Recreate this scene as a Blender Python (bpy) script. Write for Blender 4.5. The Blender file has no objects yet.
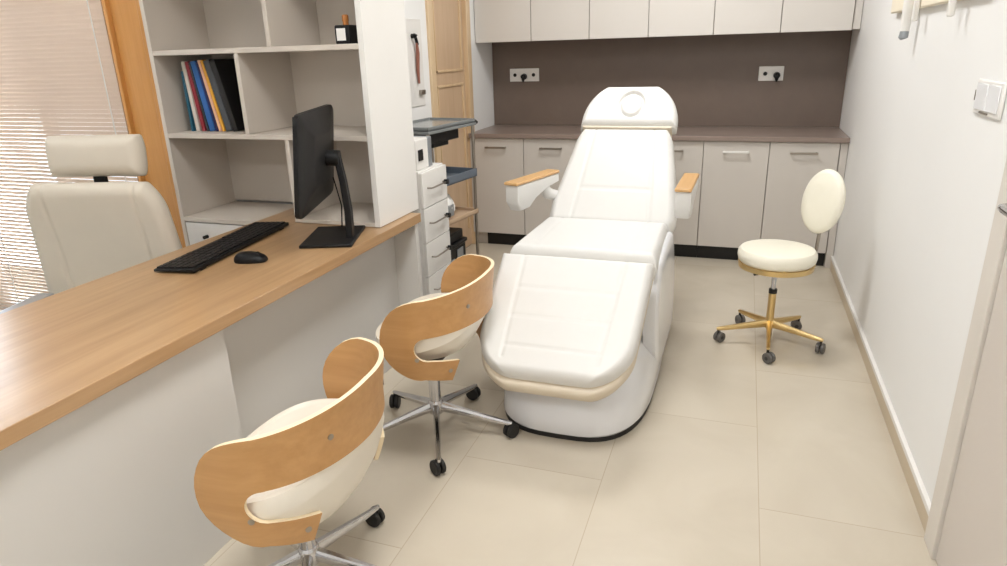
import bpy, bmesh, math, random
from mathutils import Vector, Matrix
C = bpy.context.scene.collection
PI = math.pi
def R(d): return math.radians(d)
random.seed(4)

# ------------------------------------------------------------------ materials
def lin(c):
    c = c / 255.0
    return c / 12.92 if c <= .04045 else ((c + .055) / 1.055) ** 2.4
def rgb(r, g, b): return (lin(r), lin(g), lin(b), 1)
class NT:
    def __init__(s, m): s.t = m.node_tree; s.n = s.t.nodes; s.l = s.t.links
    def new(s, k, **kw):
        n = s.n.new(k)
        for a, v in kw.items(): setattr(n, a, v)
        return n
    def math(s, op, a, b=None, c=None):
        n = s.new('ShaderNodeMath', operation=op)
        for i, v in enumerate((a, b, c)):
            if v is None: continue
            if isinstance(v, (int, float)): n.inputs[i].default_value = v
            else: s.l.new(v, n.inputs[i])
        return n.outputs[0]
    def mix(s, f, a, b):
        n = s.new('ShaderNodeMix', data_type='RGBA')
        for sock, v in ((n.inputs['Factor'], f), (n.inputs['A'], a), (n.inputs['B'], b)):
            if isinstance(v, (int, float, tuple)): sock.default_value = v
            else: s.l.new(v, sock)
        return n.outputs['Result']
def mat(name, col, rough=.5, metal=0, vary=.04, scale=8, stretch=(1, 1, 1), bump=0, coat=0, spec=.5, trans=0):
    """plain material with a little procedural variation of colour"""
    m = bpy.data.materials.new(name); m.use_nodes = True
    k = NT(m); b = k.n['Principled BSDF']
    b.inputs['Roughness'].default_value = rough; b.inputs['Metallic'].default_value = metal
    b.inputs['Specular IOR Level'].default_value = spec
    b.inputs['Coat Weight'].default_value = coat; b.inputs['Coat Roughness'].default_value = .1
    b.inputs['Transmission Weight'].default_value = trans
    c = rgb(*col)
    tc = k.new('ShaderNodeTexCoord'); mp = k.new('ShaderNodeMapping'); mp.inputs['Scale'].default_value = stretch
    k.l.new(tc.outputs['Object'], mp.inputs[0])
    nz = k.new('ShaderNodeTexNoise'); nz.inputs['Scale'].default_value = scale; nz.inputs['Detail'].default_value = 5
    k.l.new(mp.outputs[0], nz.inputs[0])
    d = tuple(x * (1 - vary * 1.6) for x in c[:3]) + (1,); e = tuple(min(1, x * (1 + vary)) for x in c[:3]) + (1,)
    k.l.new(k.mix(nz.outputs[0], d, e), b.inputs['Base Color'])
    if bump:
        bp = k.new('ShaderNodeBump'); bp.inputs['Strength'].default_value = bump; bp.inputs['Distance'].default_value = .002
        k.l.new(nz.outputs[0], bp.inputs['Height']); k.l.new(bp.outputs[0], b.inputs['Normal'])
    return m
def wood(name, c1, c2, axis='y', rough=.4, scale=14, coat=0):
    st = {'x': (.06, 1, 1), 'y': (1, .06, 1), 'z': (1, 1, .06)}[axis]
    m = bpy.data.materials.new(name); m.use_nodes = True
    k = NT(m); b = k.n['Principled BSDF']
    b.inputs['Roughness'].default_value = rough; b.inputs['Coat Weight'].default_value = coat
    tc = k.new('ShaderNodeTexCoord'); mp = k.new('ShaderNodeMapping'); mp.inputs['Scale'].default_value = st
    k.l.new(tc.outputs['Object'], mp.inputs[0])
    n1 = k.new('ShaderNodeTexNoise'); n1.inputs['Scale'].default_value = scale; n1.inputs['Detail'].default_value = 8
    n1.inputs['Distortion'].default_value = .6; n1.inputs['Roughness'].default_value = .6
    k.l.new(mp.outputs[0], n1.inputs[0])
    n2 = k.new('ShaderNodeTexNoise'); n2.inputs['Scale'].default_value = scale * 6; n2.inputs['Detail'].default_value = 3
    k.l.new(mp.outputs[0], n2.inputs[0])
    f = k.math('MULTIPLY_ADD', n2.outputs[0], .35, k.math('MULTIPLY', n1.outputs[0], .65))
    r = k.new('ShaderNodeMapRange'); r.inputs[1].default_value = .34; r.inputs[2].default_value = .66
    k.l.new(f, r.inputs[0])
    k.l.new(k.mix(r.outputs[0], rgb(*c1), rgb(*c2)), b.inputs['Base Color'])
    return m
def emit(name, col, s):
    m = bpy.data.materials.new(name); m.use_nodes = True; k = NT(m); b = k.n['Principled BSDF']
    b.inputs['Base Color'].default_value = rgb(*col); b.inputs['Emission Color'].default_value = rgb(*col)
    b.inputs['Emission Strength'].default_value = s
    return m
def floor_mat():
    m = bpy.data.materials.new('beige_porcelain_tile'); m.use_nodes = True
    k = NT(m); b = k.n['Principled BSDF']
    tc = k.new('ShaderNodeTexCoord'); sx = k.new('ShaderNodeSeparateXYZ'); k.l.new(tc.outputs['Object'], sx.inputs[0])
    px, py = .531, 1.06
    u = k.math('DIVIDE', k.math('SUBTRACT', sx.outputs[0], .159), px)
    col = k.math('FLOOR', u); fu = k.math('FRACT', u)
    odd = k.math('MULTIPLY', k.math('FRACT', k.math('MULTIPLY', col, .5)), 1.0)
    v = k.math('ADD', k.math('DIVIDE', k.math('SUBTRACT', sx.outputs[1], 2.03), py), odd)
    fv = k.math('FRACT', v); row = k.math('FLOOR', v)
    eu = k.math('MULTIPLY', k.math('MINIMUM', fu, k.math('SUBTRACT', 1.0, fu)), px)
    ev = k.math('MULTIPLY', k.math('MINIMUM', fv, k.math('SUBTRACT', 1.0, fv)), py)
    g = k.math('LESS_THAN', k.math('MINIMUM', eu, ev), .0017)
    nz = k.new('ShaderNodeTexNoise'); nz.inputs['Scale'].default_value = 2.2; nz.inputs['Detail'].default_value = 7
    nz.inputs['Distortion'].default_value = .8
    cmb = k.new('ShaderNodeCombineXYZ')
    k.l.new(k.math('ADD', sx.outputs[0], k.math('MULTIPLY', row, 7.3)), cmb.inputs[0])
    k.l.new(k.math('ADD', sx.outputs[1], k.math('MULTIPLY', col, 3.7)), cmb.inputs[1])
    k.l.new(cmb.outputs[0], nz.inputs[0])
    r = k.new('ShaderNodeMapRange'); r.inputs[1].default_value = .3; r.inputs[2].default_value = .7; k.l.new(nz.outputs[0], r.inputs[0])
    base = k.mix(r.outputs[0], rgb(*FLOOR_A), rgb(*FLOOR_B))
    k.l.new(k.mix(g, base, rgb(182, 169, 150)), b.inputs['Base Color'])
    b.inputs['Roughness'].default_value = .22
    b.inputs['Specular IOR Level'].default_value = .45
    return m
FLOOR_A, FLOOR_B = (193, 183, 166), (204, 195, 179)

M = {}
M['wall'] = mat('white_wall_paint', (238, 238, 237), .6, vary=.015, scale=3, bump=.05)
M['ceiling'] = mat('white_ceiling_paint', (240, 240, 238), .8, vary=.01)
M['cab'] = mat('warm_grey_laminate', (204, 198, 191), .4, vary=.012, scale=3)
M['upcab'] = mat('light_gloss_laminate', (216, 211, 205), .25, vary=.01, scale=3)
M['white'] = mat('white_melamine', (228, 226, 222), .45, vary=.012, scale=4)
M['shelf'] = mat('pale_grey_melamine', (205, 196, 185), .5, vary=.015, scale=4)
M['panel'] = mat('desk_panel_grey', (208, 205, 200), .5, vary=.012, scale=3)
M['stone'] = mat('brown_stone_laminate', (112, 97, 87), .45, vary=.07, scale=9)
M['worktop'] = mat('taupe_worktop', (142, 126, 117), .32, vary=.05, scale=14)
M['kick'] = mat('black_plinth', (16, 15, 15), .5)
M['steel'] = mat('brushed_steel', (168, 160, 150), .35, 1)
M['chrome'] = mat('chrome', (205, 205, 208), .13, 1, vary=.01)
M['gold'] = mat('polished_gold', (226, 198, 142), .28, 1, vary=.02)
M['leather'] = mat('white_leatherette', (218, 217, 214), .42, vary=.012, scale=30, bump=.06)
M['leather_side'] = mat('beige_leatherette_side', (214, 202, 182), .45, vary=.015, scale=30)
M['cream'] = mat('cream_leatherette', (228, 221, 208), .42, vary=.015, scale=20, bump=.05)
M['ivory'] = mat('ivory_leatherette', (240, 236, 220), .4, vary=.015, scale=20)
M['plastic'] = mat('white_gloss_plastic', (232, 233, 236), .18, vary=.008, coat=.3)
M['black'] = mat('black_plastic', (14, 14, 15), .45, vary=.05, spec=.35)
M['blackgloss'] = mat('black_satin_plastic', (17, 17, 19), .45, vary=.04, spec=.3)
M['rubber'] = mat('dark_rubber', (30, 29, 28), .6)
M['clear'] = mat('smoky_clear_plastic', (96, 93, 90), .2, vary=.02)
M['desk'] = wood('oak_desk_laminate', (156, 122, 85), (184, 149, 110), 'y', .28, 9)
M['ply'] = wood('honey_plywood', (178, 132, 80), (195, 149, 97), 'y', .38, 10)
M['plyedge'] = mat('pale_plywood_edge', (240, 222, 188), .5)
M['oakz'] = wood('orange_oak_casing', (190, 134, 68), (205, 150, 86), 'z', .4, 12)
M['door'] = wood('pale_oak_door', (196, 166, 134), (208, 180, 150), 'z', .4, 10)
M['doorframe'] = wood('golden_oak_frame', (204, 172, 130), (222, 198, 164), 'z', .35, 12)
M['armwood'] = wood('armrest_oak', (200, 156, 102), (214, 174, 124), 'y', .35, 14)
M['chairgrey'] = mat('greige_leather', (208, 199, 184), .5, vary=.02, scale=16, bump=.06)
M['blind'] = mat('beige_slat', (232, 212, 195), .5, vary=.02)
M['doorpaint'] = mat('beige_door_paint', (208, 200, 192), .45, vary=.012)
M['socket'] = mat('white_socket_plastic', (236, 234, 230), .35)
M['rail'] = mat('cream_lacquer', (240, 230, 208), .4)
M['glass'] = mat('window_glass', (250, 252, 255), .02, trans=1, vary=0)
M['greyglass'] = mat('grey_tray', (128, 132, 132), .18)
M['bluegrey'] = mat('slate_blue_tray', (98, 108, 120), .35)
M['paper'] = mat('white_paper', (238, 236, 232), .8)
M['brown'] = mat('reddish_brown_strap', (150, 96, 80), .5)
M['beige'] = mat('beige_wood_tray', (196, 168, 140), .5)
M['silver'] = mat('silver_grey_plastic', (150, 155, 160), .3, .4)
M['red'] = mat('red_dot', (150, 40, 24), .4)
M['seam'] = mat('dark_gap', (120, 112, 104), .7)
M['lamp'] = emit('lit_diffuser', (255, 250, 243), 4)

# ------------------------------------------------------------------ mesh helpers
def finish(o, bev=0, seg=2, smooth=None):
    if bev:
        b = o.modifiers.new('bevel', 'BEVEL'); b.width = bev; b.segments = seg; b.limit_method = 'ANGLE'; b.angle_limit = R(35)
    if smooth is None: smooth = bool(bev)
    if smooth:
        for p in o.data.polygons: p.use_smooth = True
        try: o.data.set_sharp_from_angle(angle=R(38))
        except Exception: pass
    return o
def link(name, bm, m, parent=None, bev=0, seg=2, smooth=None, loc=None, rot=None):
    bmesh.ops.recalc_face_normals(bm, faces=bm.faces[:])
    me = bpy.data.meshes.new(name); bm.to_mesh(me); bm.free()
    o = bpy.data.objects.new(name, me); C.objects.link(o)
    for x in (m if isinstance(m, (list, tuple)) else [m]): me.materials.append(x)
    if parent: o.parent = parent
    if loc: o.location = loc
    if rot: o.rotation_euler = rot
    return finish(o, bev, seg, smooth)
def bx(bm, x0, x1, y0, y1, z0, z1, mi=0):
    vs = [bm.verts.new((x, y, z)) for z in (z0, z1) for y in (y0, y1) for x in (x0, x1)]
    for f in ((0, 2, 3, 1), (4, 5, 7, 6), (0, 1, 5, 4), (2, 6, 7, 3), (0, 4, 6, 2), (1, 3, 7, 5)):
        bm.faces.new([vs[i] for i in f]).material_index = mi
    return vs
def box(name, m, b, parent=None, bev=.002, **k):
    bm = bmesh.new(); bx(bm, *b); return link(name, bm, m, parent, bev, **k)
def boxes(name, m, bl, parent=None, bev=.002, **k):
    bm = bmesh.new()
    for b in bl: bx(bm, *b)
    return link(name, bm, m, parent, bev, **k)
def ring_loft(bm, rings, cap=True, closed=True, mi=0):
    vr = [[bm.verts.new(p) for p in r] for r in rings]
    n = len(vr[0])
    for a, b in zip(vr, vr[1:]):
        for i in range(n if closed else n - 1):
            j = (i + 1) % n
            bm.faces.new((a[i], a[j], b[j], b[i])).material_index = mi
    if cap:
        bm.faces.new(vr[0][::-1]).material_index = mi; bm.faces.new(vr[-1]).material_index = mi
    return vr
def lathe(bm, prof, n=32, cx=0, cy=0):
    rings = [[(cx + r * math.cos(2 * PI * i / n), cy + r * math.sin(2 * PI * i / n), z) for i in range(n)] for r, z in prof]
    ring_loft(bm, rings)
def tube(bm, pts, rad, n=10, squash=1):
    pts = [Vector(p) for p in pts]
    rads = rad if isinstance(rad, (list, tuple)) else [rad] * len(pts)
    rings = []
    for i, p in enumerate(pts):
        t = (pts[min(i + 1, len(pts) - 1)] - pts[max(i - 1, 0)]).normalized()
        up = Vector((0, 0, 1)) if abs(t.z) < .95 else Vector((0, 1, 0))
        a = t.cross(up).normalized(); b = a.cross(t).normalized()
        rings.append([p + rads[i] * (math.cos(2 * PI * k / n) * a + squash * math.sin(2 * PI * k / n) * b) for k in range(n)])
    ring_loft(bm, rings)
def cyl(bm, p, axis, r, h, n=20):
    p = Vector(p); a = Vector(axis).normalized(); tube(bm, [p - a * h / 2, p + a * h / 2], r, n)
def sweep(bm, prof, path_fn, ts): ring_loft(bm, [path_fn(t, prof) for t in ts])
def superell(a, b, n, k, cx=0, cy=0):
    out = []
    for i in range(k):
        t = 2 * PI * i / k; c, s = math.cos(t), math.sin(t)
        out.append((cx + a * math.copysign(abs(c) ** (2 / n), c), cy + b * math.copysign(abs(s) ** (2 / n), s)))
    return out
def pad(name, m, L, wfn, th, parent, grooves=(), nu=70, nv=70, er=.035, loc=None, rot=None, side=None, bulge=.0, sag=None, cfn=None):
    """upholstered pad: lies in local XY, length along +Y from 0..L, top at z=th; grooves are stitched seams"""
    bm = bmesh.new()
    def ease(t): return .5 - .5 * math.cos(PI * t)
    us = [-math.cos(PI * i / nu) * .35 + .65 * (2 * i / nu - 1) for i in range(nu + 1)]
    vs_ = [(ease(j / nv) * .92 + .08 * j / nv) for j in range(nv + 1)]
    def pt(u, v, top):
        w = wfn(v); x = u * w + (cfn(v) if cfn else 0); y = v * L
        d = min((1 - abs(u)) * w, v * L, (1 - v) * L)
        q = max(0, 1 - d / er)
        e = math.sqrt(max(0, 1 - q * q))
        if top:
            z = th * .45 + th * .55 * e + bulge * (1 - u * u) * math.sin(PI * v)
            for fn, depth, sg in grooves:
                dd = fn(x, y, u, v)
                if dd is not None: z -= depth * math.exp(-(dd / sg) ** 2)
        else: z = th * .45 - th * .45 * e
        if sag: z += sag(y / L)
        return (x, y, z)
    T = [[bm.verts.new(pt(u, v, True)) for u in us] for v in vs_]
    B = [[bm.verts.new(pt(u, v, False)) for u in us] for v in vs_]
    for j in range(nv):
        for i in range(nu):
            bm.faces.new((T[j][i], T[j][i + 1], T[j + 1][i + 1], T[j + 1][i]))
            f = bm.faces.new((B[j][i], B[j + 1][i], B[j + 1][i + 1], B[j][i + 1])); f.material_index = 1 if side else 0
    bmesh.ops.remove_doubles(bm, verts=bm.verts[:], dist=1e-5)
    o = link(name, bm, [m, side] if side else m, parent, smooth=False, loc=loc, rot=rot)
    for p in o.data.polygons: p.use_smooth = True
    return o
# ------------------------------------------------------------------ objects
def tag(o, label, cat, group=None):
    o['label'] = label; o['category'] = cat
    if group: o['group'] = group
    return o
def thing(name, label, cat, loc=(0, 0, 0), rz=0, group=None):
    o = bpy.data.objects.new(name, None); C.objects.link(o); o.empty_display_size = .1
    o.location = loc; o.rotation_euler = (0, 0, rz)
    return tag(o, label, cat, group)
def struct(o):
    o['kind'] = 'structure'; return o
def sroot(name, loc=(0, 0, 0)):
    o = bpy.data.objects.new(name, None); C.objects.link(o); o.location = loc; o['kind'] = 'structure'; return o
def dup(root, loc, rz, label):
    r = root.copy(); C.objects.link(r); r.location = loc; r.rotation_euler = (0, 0, rz); r['label'] = label
    for ch in list(root.children):
        c = ch.copy(); C.objects.link(c); c.parent = r
        for g in list(ch.children):
            d = g.copy(); C.objects.link(d); d.parent = c
    return r

# ------------------------------------------------------------------ the room shell
XR, XL, YB, YW, XF, YF, H = .662, -1.965, 5.405, 2.935, -6.25, -1.7, 2.75
struct(box('floor', floor_mat(), (XF - .1, XR + .1, YF - .1, YB + .1, -.08, 0), bev=0))
struct(box('ceiling', M['ceiling'], (XF - .1, XR + .1, YF - .1, YB + .1, H, H + .08), bev=0))
struct(box('wall_back', M['wall'], (XL - .12, XR + .1, YB, YB + .1, 0, H), bev=0))
# right wall, with the opening of a door (y 1.02..1.94)
DY0, DY1, DZ = 1.02, 1.93, 2.08
struct(boxes('wall_right', M['wall'], [(XR, XR + .1, DY1, YB, 0, H), (XR, XR + .1, YF, DY0, 0, H), (XR, XR + .1, DY0, DY1, DZ, H)], bev=0))
# left wall beyond the bookshelf, with the opening of the wooden door
LY0, LY1 = 4.21, 4.88
struct(boxes('wall_left', M['wall'], [(XL - .12, XL, YW, LY0, 0, H), (XL - .12, XL, LY1, YB, 0, H), (XL - .12, XL, LY0, LY1, 2.1, H)], bev=0))
# window wall beside the bookshelf
YV = 2.62
WX0, WX1, WZ0, WZ1 = -4.32, -2.87, 0, 2.3
VX0, VX1, VZ0, VZ1 = -5.85, -4.35, .25, 2.5
struct(boxes('wall_window', M['wall'], [(WX1, -2.60, YV, YW + .12, 0, H), (XF, VX0, YV, YV + .12, 0, H), (WX0, WX1, YV, YV + .12, WZ1, H), (VX1, WX0, YV, YV + .12, 0, H),
                                        (VX0, VX1, YV, YV + .12, 0, VZ0), (VX0, VX1, YV, YV + .12, VZ1, H)], bev=0))
struct(box('wall_behind_shelf', M['wall'], (-2.60, XL - .12, YW, YW + .12, 0, H), bev=0))
struct(box('wall_far_left', M['wall'], (XF - .1, XF, YF, YV + .12, 0, H), bev=0))
struct(box('wall_front', M['wall'], (XF - .1, XR + .1, YF - .1, YF, 0, H), bev=0))

w1 = sroot('window_1', (0, 0, 0))
boxes('window_frame', M['white'], [(WX0, WX0 + .05, YV + .05, YV + .1, WZ0, WZ1), (WX1 - .05, WX1, YV + .05, YV + .1, WZ0, WZ1), (WX0, WX1, YV + .05, YV + .1, WZ1 - .05, WZ1), (WX0, WX1, YV + .05, YV + .1, WZ0, WZ0 + .06), (-3.56, -3.51, YV + .05, YV + .1, WZ0, WZ1)], w1)
box('window_glass', M['glass'], (WX0 + .05, WX1 - .05, YV + .07, YV + .078, WZ0 + .06, WZ1 - .05), w1, 0)
w2 = sroot('added_glare_window', (0, 0, 0))  # unseen bare window, added so the near desktop picks up glare
boxes('window_frame', M['white'], [(VX0, VX0 + .05, YV + .05, YV + .1, VZ0, VZ1), (VX1 - .03, VX1, YV + .05, YV + .1, VZ0, VZ1), (VX0, VX1, YV + .05, YV + .1, VZ1 - .05, VZ1), (VX0, VX1, YV + .05, YV + .1, VZ0, VZ0 + .05)], w2)
box('window_glass', M['glass'], (VX0 + .05, VX1 - .03, YV + .07, YV + .078, VZ0 + .05, VZ1 - .05), w2, 0)
# oak casing beside the window
bm = bmesh.new(); bx(bm, -2.845, -2.60, YV - .035, YV, 0, 2.42); bx(bm, -2.85, -2.832, YV - .06, YV, 0, 2.42)
bx(bm, -2.66, -2.585, YV - .05, YV, 0, 2.42)
struct(link('trim_1', bm, M['oakz'], bev=.004))
bm = bmesh.new(); bx(bm, WX1 - .02, -2.851, YV - .03, YV + .05, 0, 2.42)
struct(link('trim_2', bm, mat('brown_jamb', (150, 108, 70), .5), bev=.003))

# baseboard on the right wall: beige tile with a white capping
def bb(name, y0, y1):
    r = sroot(name)
    box('tile_skirting', mat('skirting_tile', (196, 180, 154), .3), (XR - .012, XR, y0, y1, 0, .068), r, .001)
    box('white_capping', M['white'], (XR - .016, XR, y0, y1, .068, .088), r, .002)
bb('baseboard_right', DY1 + .1, 4.84)
r = sroot('baseboard_left'); box('tile_skirting', bpy.data.materials['skirting_tile'], (XL, XL + .012, YW + .36, LY0 - .02, 0, .08), r, .001)

# door in the right wall with painted casing
d2 = sroot('door_2')
boxes('casing', mat('pale_casing_paint', (218, 212, 204), .4), [(XR - .022, XR + .1, DY1, DY1 + .095, 0, DZ + .09), (XR - .022, XR + .1, DY0 - .095, DY0, 0, DZ + .09), (XR - .022, XR + .1, DY0, DY1, DZ, DZ + .09)], d2, .003)
box('door_leaf', M['doorpaint'], (XR - .012, XR + .03, DY0 + .004, DY1 - .004, .006, DZ - .004), d2, .002)
bm = bmesh.new(); cyl(bm, (XR - .016, DY1 - .065, 1.085), (1, 0, 0), .026, .01, 24); tube(bm, [(XR - .018, DY1 - .065, 1.085), (XR - .05, DY1 - .065, 1.085), (XR - .062, DY1 - .075, 1.085), (XR - .065, DY1 - .10, 1.085), (XR - .063, DY1 - .185, 1.083)], [.010, .010, .010, .010, .009], 12)
link('door_handle', bm, M['chrome'], d2, smooth=True)
bm = bmesh.new(); cyl(bm, (XR - .014, DY1 - .065, 1.0), (1, 0, 0), .024, .008, 24); link('keyhole_plate', bm, M['chrome'], d2, smooth=True)
bm = bmesh.new(); cyl(bm, (XR - .019, DY1 - .065, 1.0), (1, 0, 0), .010, .006, 16); link('keyhole', bm, M['red'], d2, smooth=True)

# wooden door in the left wall
d1 = sroot('door_1')
boxes('casing', M['doorframe'], [(XL - .12, XL + .018, LY0 - .03, LY0 + .045, 0, 2.16), (XL - .12, XL + .018, LY1 - .05, LY1 + .02, 0, 2.16), (XL - .12, XL + .018, LY0, LY1, 2.06, 2.16)], d1, .004)
bm = bmesh.new(); bx(bm, XL - .06, XL - .015, LY0 + .04, LY1 - .05, .005, 2.06)
link('door_leaf', bm, M['door'], d1, bev=.003)
boxes('door_panel', M['doorframe'], [(XL - .02, XL - .004, LY0 + .10, LY0 + .115, .15, 1.25), (XL - .02, XL - .004, LY1 - .125, LY1 - .11, .15, 1.25), (XL - .02, XL - .004, LY0 + .10, LY1 - .11, 1.24, 1.255), (XL - .02, XL - .004, LY0 + .10, LY1 - .11, 1.34, 1.355), (XL - .02, XL - .004, LY0 + .10, LY0 + .115, 1.34, 1.95), (XL - .02, XL - .004, LY1 - .125, LY1 - .11, 1.34, 1.95)], d1, .002)

# ------------------------------------------------------------------ venetian blind
def blind():
    t = thing('venetian_blind', 'closed beige venetian blind filling the window left of the bookshelf', 'blind', (-3.54, YV - .005, 0))
    bm = bmesh.new(); x0, x1 = -.77, .655
    z = .05; p = .0212; a = R(-65); w = .0118
    while z < 2.26:
        prof = []
        for k in range(5):
            s = (k / 4 - .5) * 2
            prof.append((s * w * math.cos(a) , z + s * w * math.sin(a), s))
        top = [(y + .0024 * (1 - s * s) * math.sin(a), zz + .0024 * (1 - s * s) * math.cos(a)) for y, zz, s in prof]
        bot = [(y + .0008, zz - .0006) for y, zz in top[::-1]]
        loop = top + bot
        ring_loft(bm, [[(x0, y, zz) for y, zz in loop], [(x1, y, zz) for y, zz in loop]])
        z += p
    link('slats', bm, M['blind'], t, smooth=True)
    box('headrail', M['blind'], (x0, x1, -.025, .025, 2.25, 2.295), t)
    box('bottom_rail', M['blind'], (x0, x1, -.014, .014, .012, .034), t)
    for x in (-.50, .56):
        bm = bmesh.new(); tube(bm, [(x, -.016, .03), (x, -.016, 2.25)], .0028, 6); link('ladder_cord', bm, M['white'], t, smooth=True)
blind()

# ------------------------------------------------------------------ back cabinets
D = 4.823
sx = [XL + .002, -1.532, -1.10, -.668, -.235, .188, .612]
names = ['leftmost base cabinet of the back row, beside the wooden door', 'second base cabinet from the left in the back row, behind the left armrest',
         'third base cabinet from the left, mostly hidden behind the white treatment chair backrest', 'fourth base cabinet from the left, its handle just right of the treatment chair backrest',
         'second base cabinet from the right in the back row, with a faint pale handle', 'rightmost base cabinet of the back row, behind the gold stool backrest']
for i in range(6):
    x0, x1 = sx[i], sx[i + 1]; w = x1 - x0
    t = thing('base_cabinet', names[i], 'cabinet', ((x0 + x1) / 2, D, 0), 0, 'base cabinets along the back wall')
    h = w / 2
    box('body', M['cab'], (-h + .0005, h - .0005, .02, .57, .10, .848), t, .001)
    box('plinth', M['kick'], (-h + (.10 if i == 0 else .0005), h - .0005, .05, .07, 0, .10), t, .001)
    if i == 0: box('foot_panel', M['cab'], (-h, -h + .098, .06, .5, 0, .10), t, .001)
    d = box('door', M['cab'], (-h + .0025, h - .0025, 0, .019, .105, .845), t, .0015)
    bm = bmesh.new(); bx(bm, -.085, .085, -.032, -.024, .772, .786); bx(bm, -.081, -.069, -.026, .001, .773, .785); bx(bm, .069, .081, -.026, .001, .773, .785)
    link('handle', bm, M['white'] if i == 4 else M['steel'], d, .0015)
tag(box('filler_panel', M['cab'], (.6145, XR - .003, D + .008, D + .55, 0.0, .848)), 'narrow grey filler strip between rightmost base cabinet and white wall', 'panel')
tag(box('worktop', M['worktop'], (XL + .002, XR - .002, D - .022, YB - .014, .849, .882), bev=.003), 'long taupe worktop running over the row of base cabinets', 'worktop')
tag(box('splashback', M['stone'], (XL + .002, XR - .002, YB - .013, YB - .001, .883, 1.56), bev=0), 'dark brown splashback panel on the wall above the worktop', 'splashback')
ux = [XL + .003, -1.52, -1.086, -.669, -.234, .187, .612]
un = ['leftmost wall cabinet door over the brown splashback, beside the wooden door', 'second wall cabinet from the left, above the three-hole socket plate', 'third wall cabinet from the left, up left of the treatment chair headrest',
      'fourth wall cabinet from the left, up over the treatment chair headrest', 'second wall cabinet from the right, up left of the two-hole socket plate', 'rightmost wall cabinet, over the two-hole socket plate beside the white wall']
for i in range(6):
    x0, x1 = ux[i], ux[i + 1]; h = (x1 - x0) / 2
    t = thing('wall_cabinet', un[i], 'cabinet', ((x0 + x1) / 2, 5.02, 1.53), 0, 'wall cabinets above the splashback')
    box('body', M['upcab'], (-h + .0005, h - .0005, .02, YB - 5.02 - .002, .012, .80), t, .001)
    box('door', M['upcab'], (-h + .0025, h - .0025, 0, .019, 0, .80), t, .0015)
tag(box('filler_panel', M['upcab'], (.6145, XR - .003, 5.035, YB - .002, 1.535, 2.33)), 'narrow light filler strip between rightmost wall cabinet and white wall', 'panel')

def outlet(x, z, n, plugs, label):
    t = thing('wall_socket', label, 'socket', (x, YB - .0135, z))
    w = .078 * n
    box('cover_plate', M['socket'], (-w / 2 - .006, w / 2 + .006, -.010, 0, -.05, .05), t, .003)
    for i in range(n):
        cx = -w / 2 + .078 * (i + .5)
        if i in plugs:
            bm = bmesh.new(); tube(bm, [(cx, -.010, -.012), (cx, -.040, -.014), (cx, -.046, -.03), (cx, -.044, -.055)], [.024, .023, .014, .005], 14)
            link('black_plug', bm, M['black'], t, smooth=True)['label'] = 'black plug'
        else:
            bm = bmesh.new(); lathe(bm, [(.0, -.0105), (.030, -.0105), (.030, -.0135), (.024, -.0135), (.022, -.0115), (0, -.0115)], 24)
            bmesh.ops.rotate(bm, verts=bm.verts[:], cent=(0, 0, 0), matrix=Matrix.Rotation(R(90), 3, 'X'))
            bmesh.ops.translate(bm, verts=bm.verts[:], vec=(cx, -.0005, 0))
            for v in bm.verts:
                v.co.y = -abs(v.co.y)
            link('socket_ring', bm, M['socket'], t, smooth=True)
            bm = bmesh.new(); cyl(bm, (cx, -.0135, 0), (0, 1, 0), .014, .002, 18); link('socket_hole', bm, M['black'], t, smooth=True)
outlet(-1.69, 1.279, 3, (1,), 'white three-gang wall socket with a black plug, on the left of the splashback')
outlet(.168, 1.259, 2, (1,), 'white two-gang wall socket with a black plug, on the right of the splashback')

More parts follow.
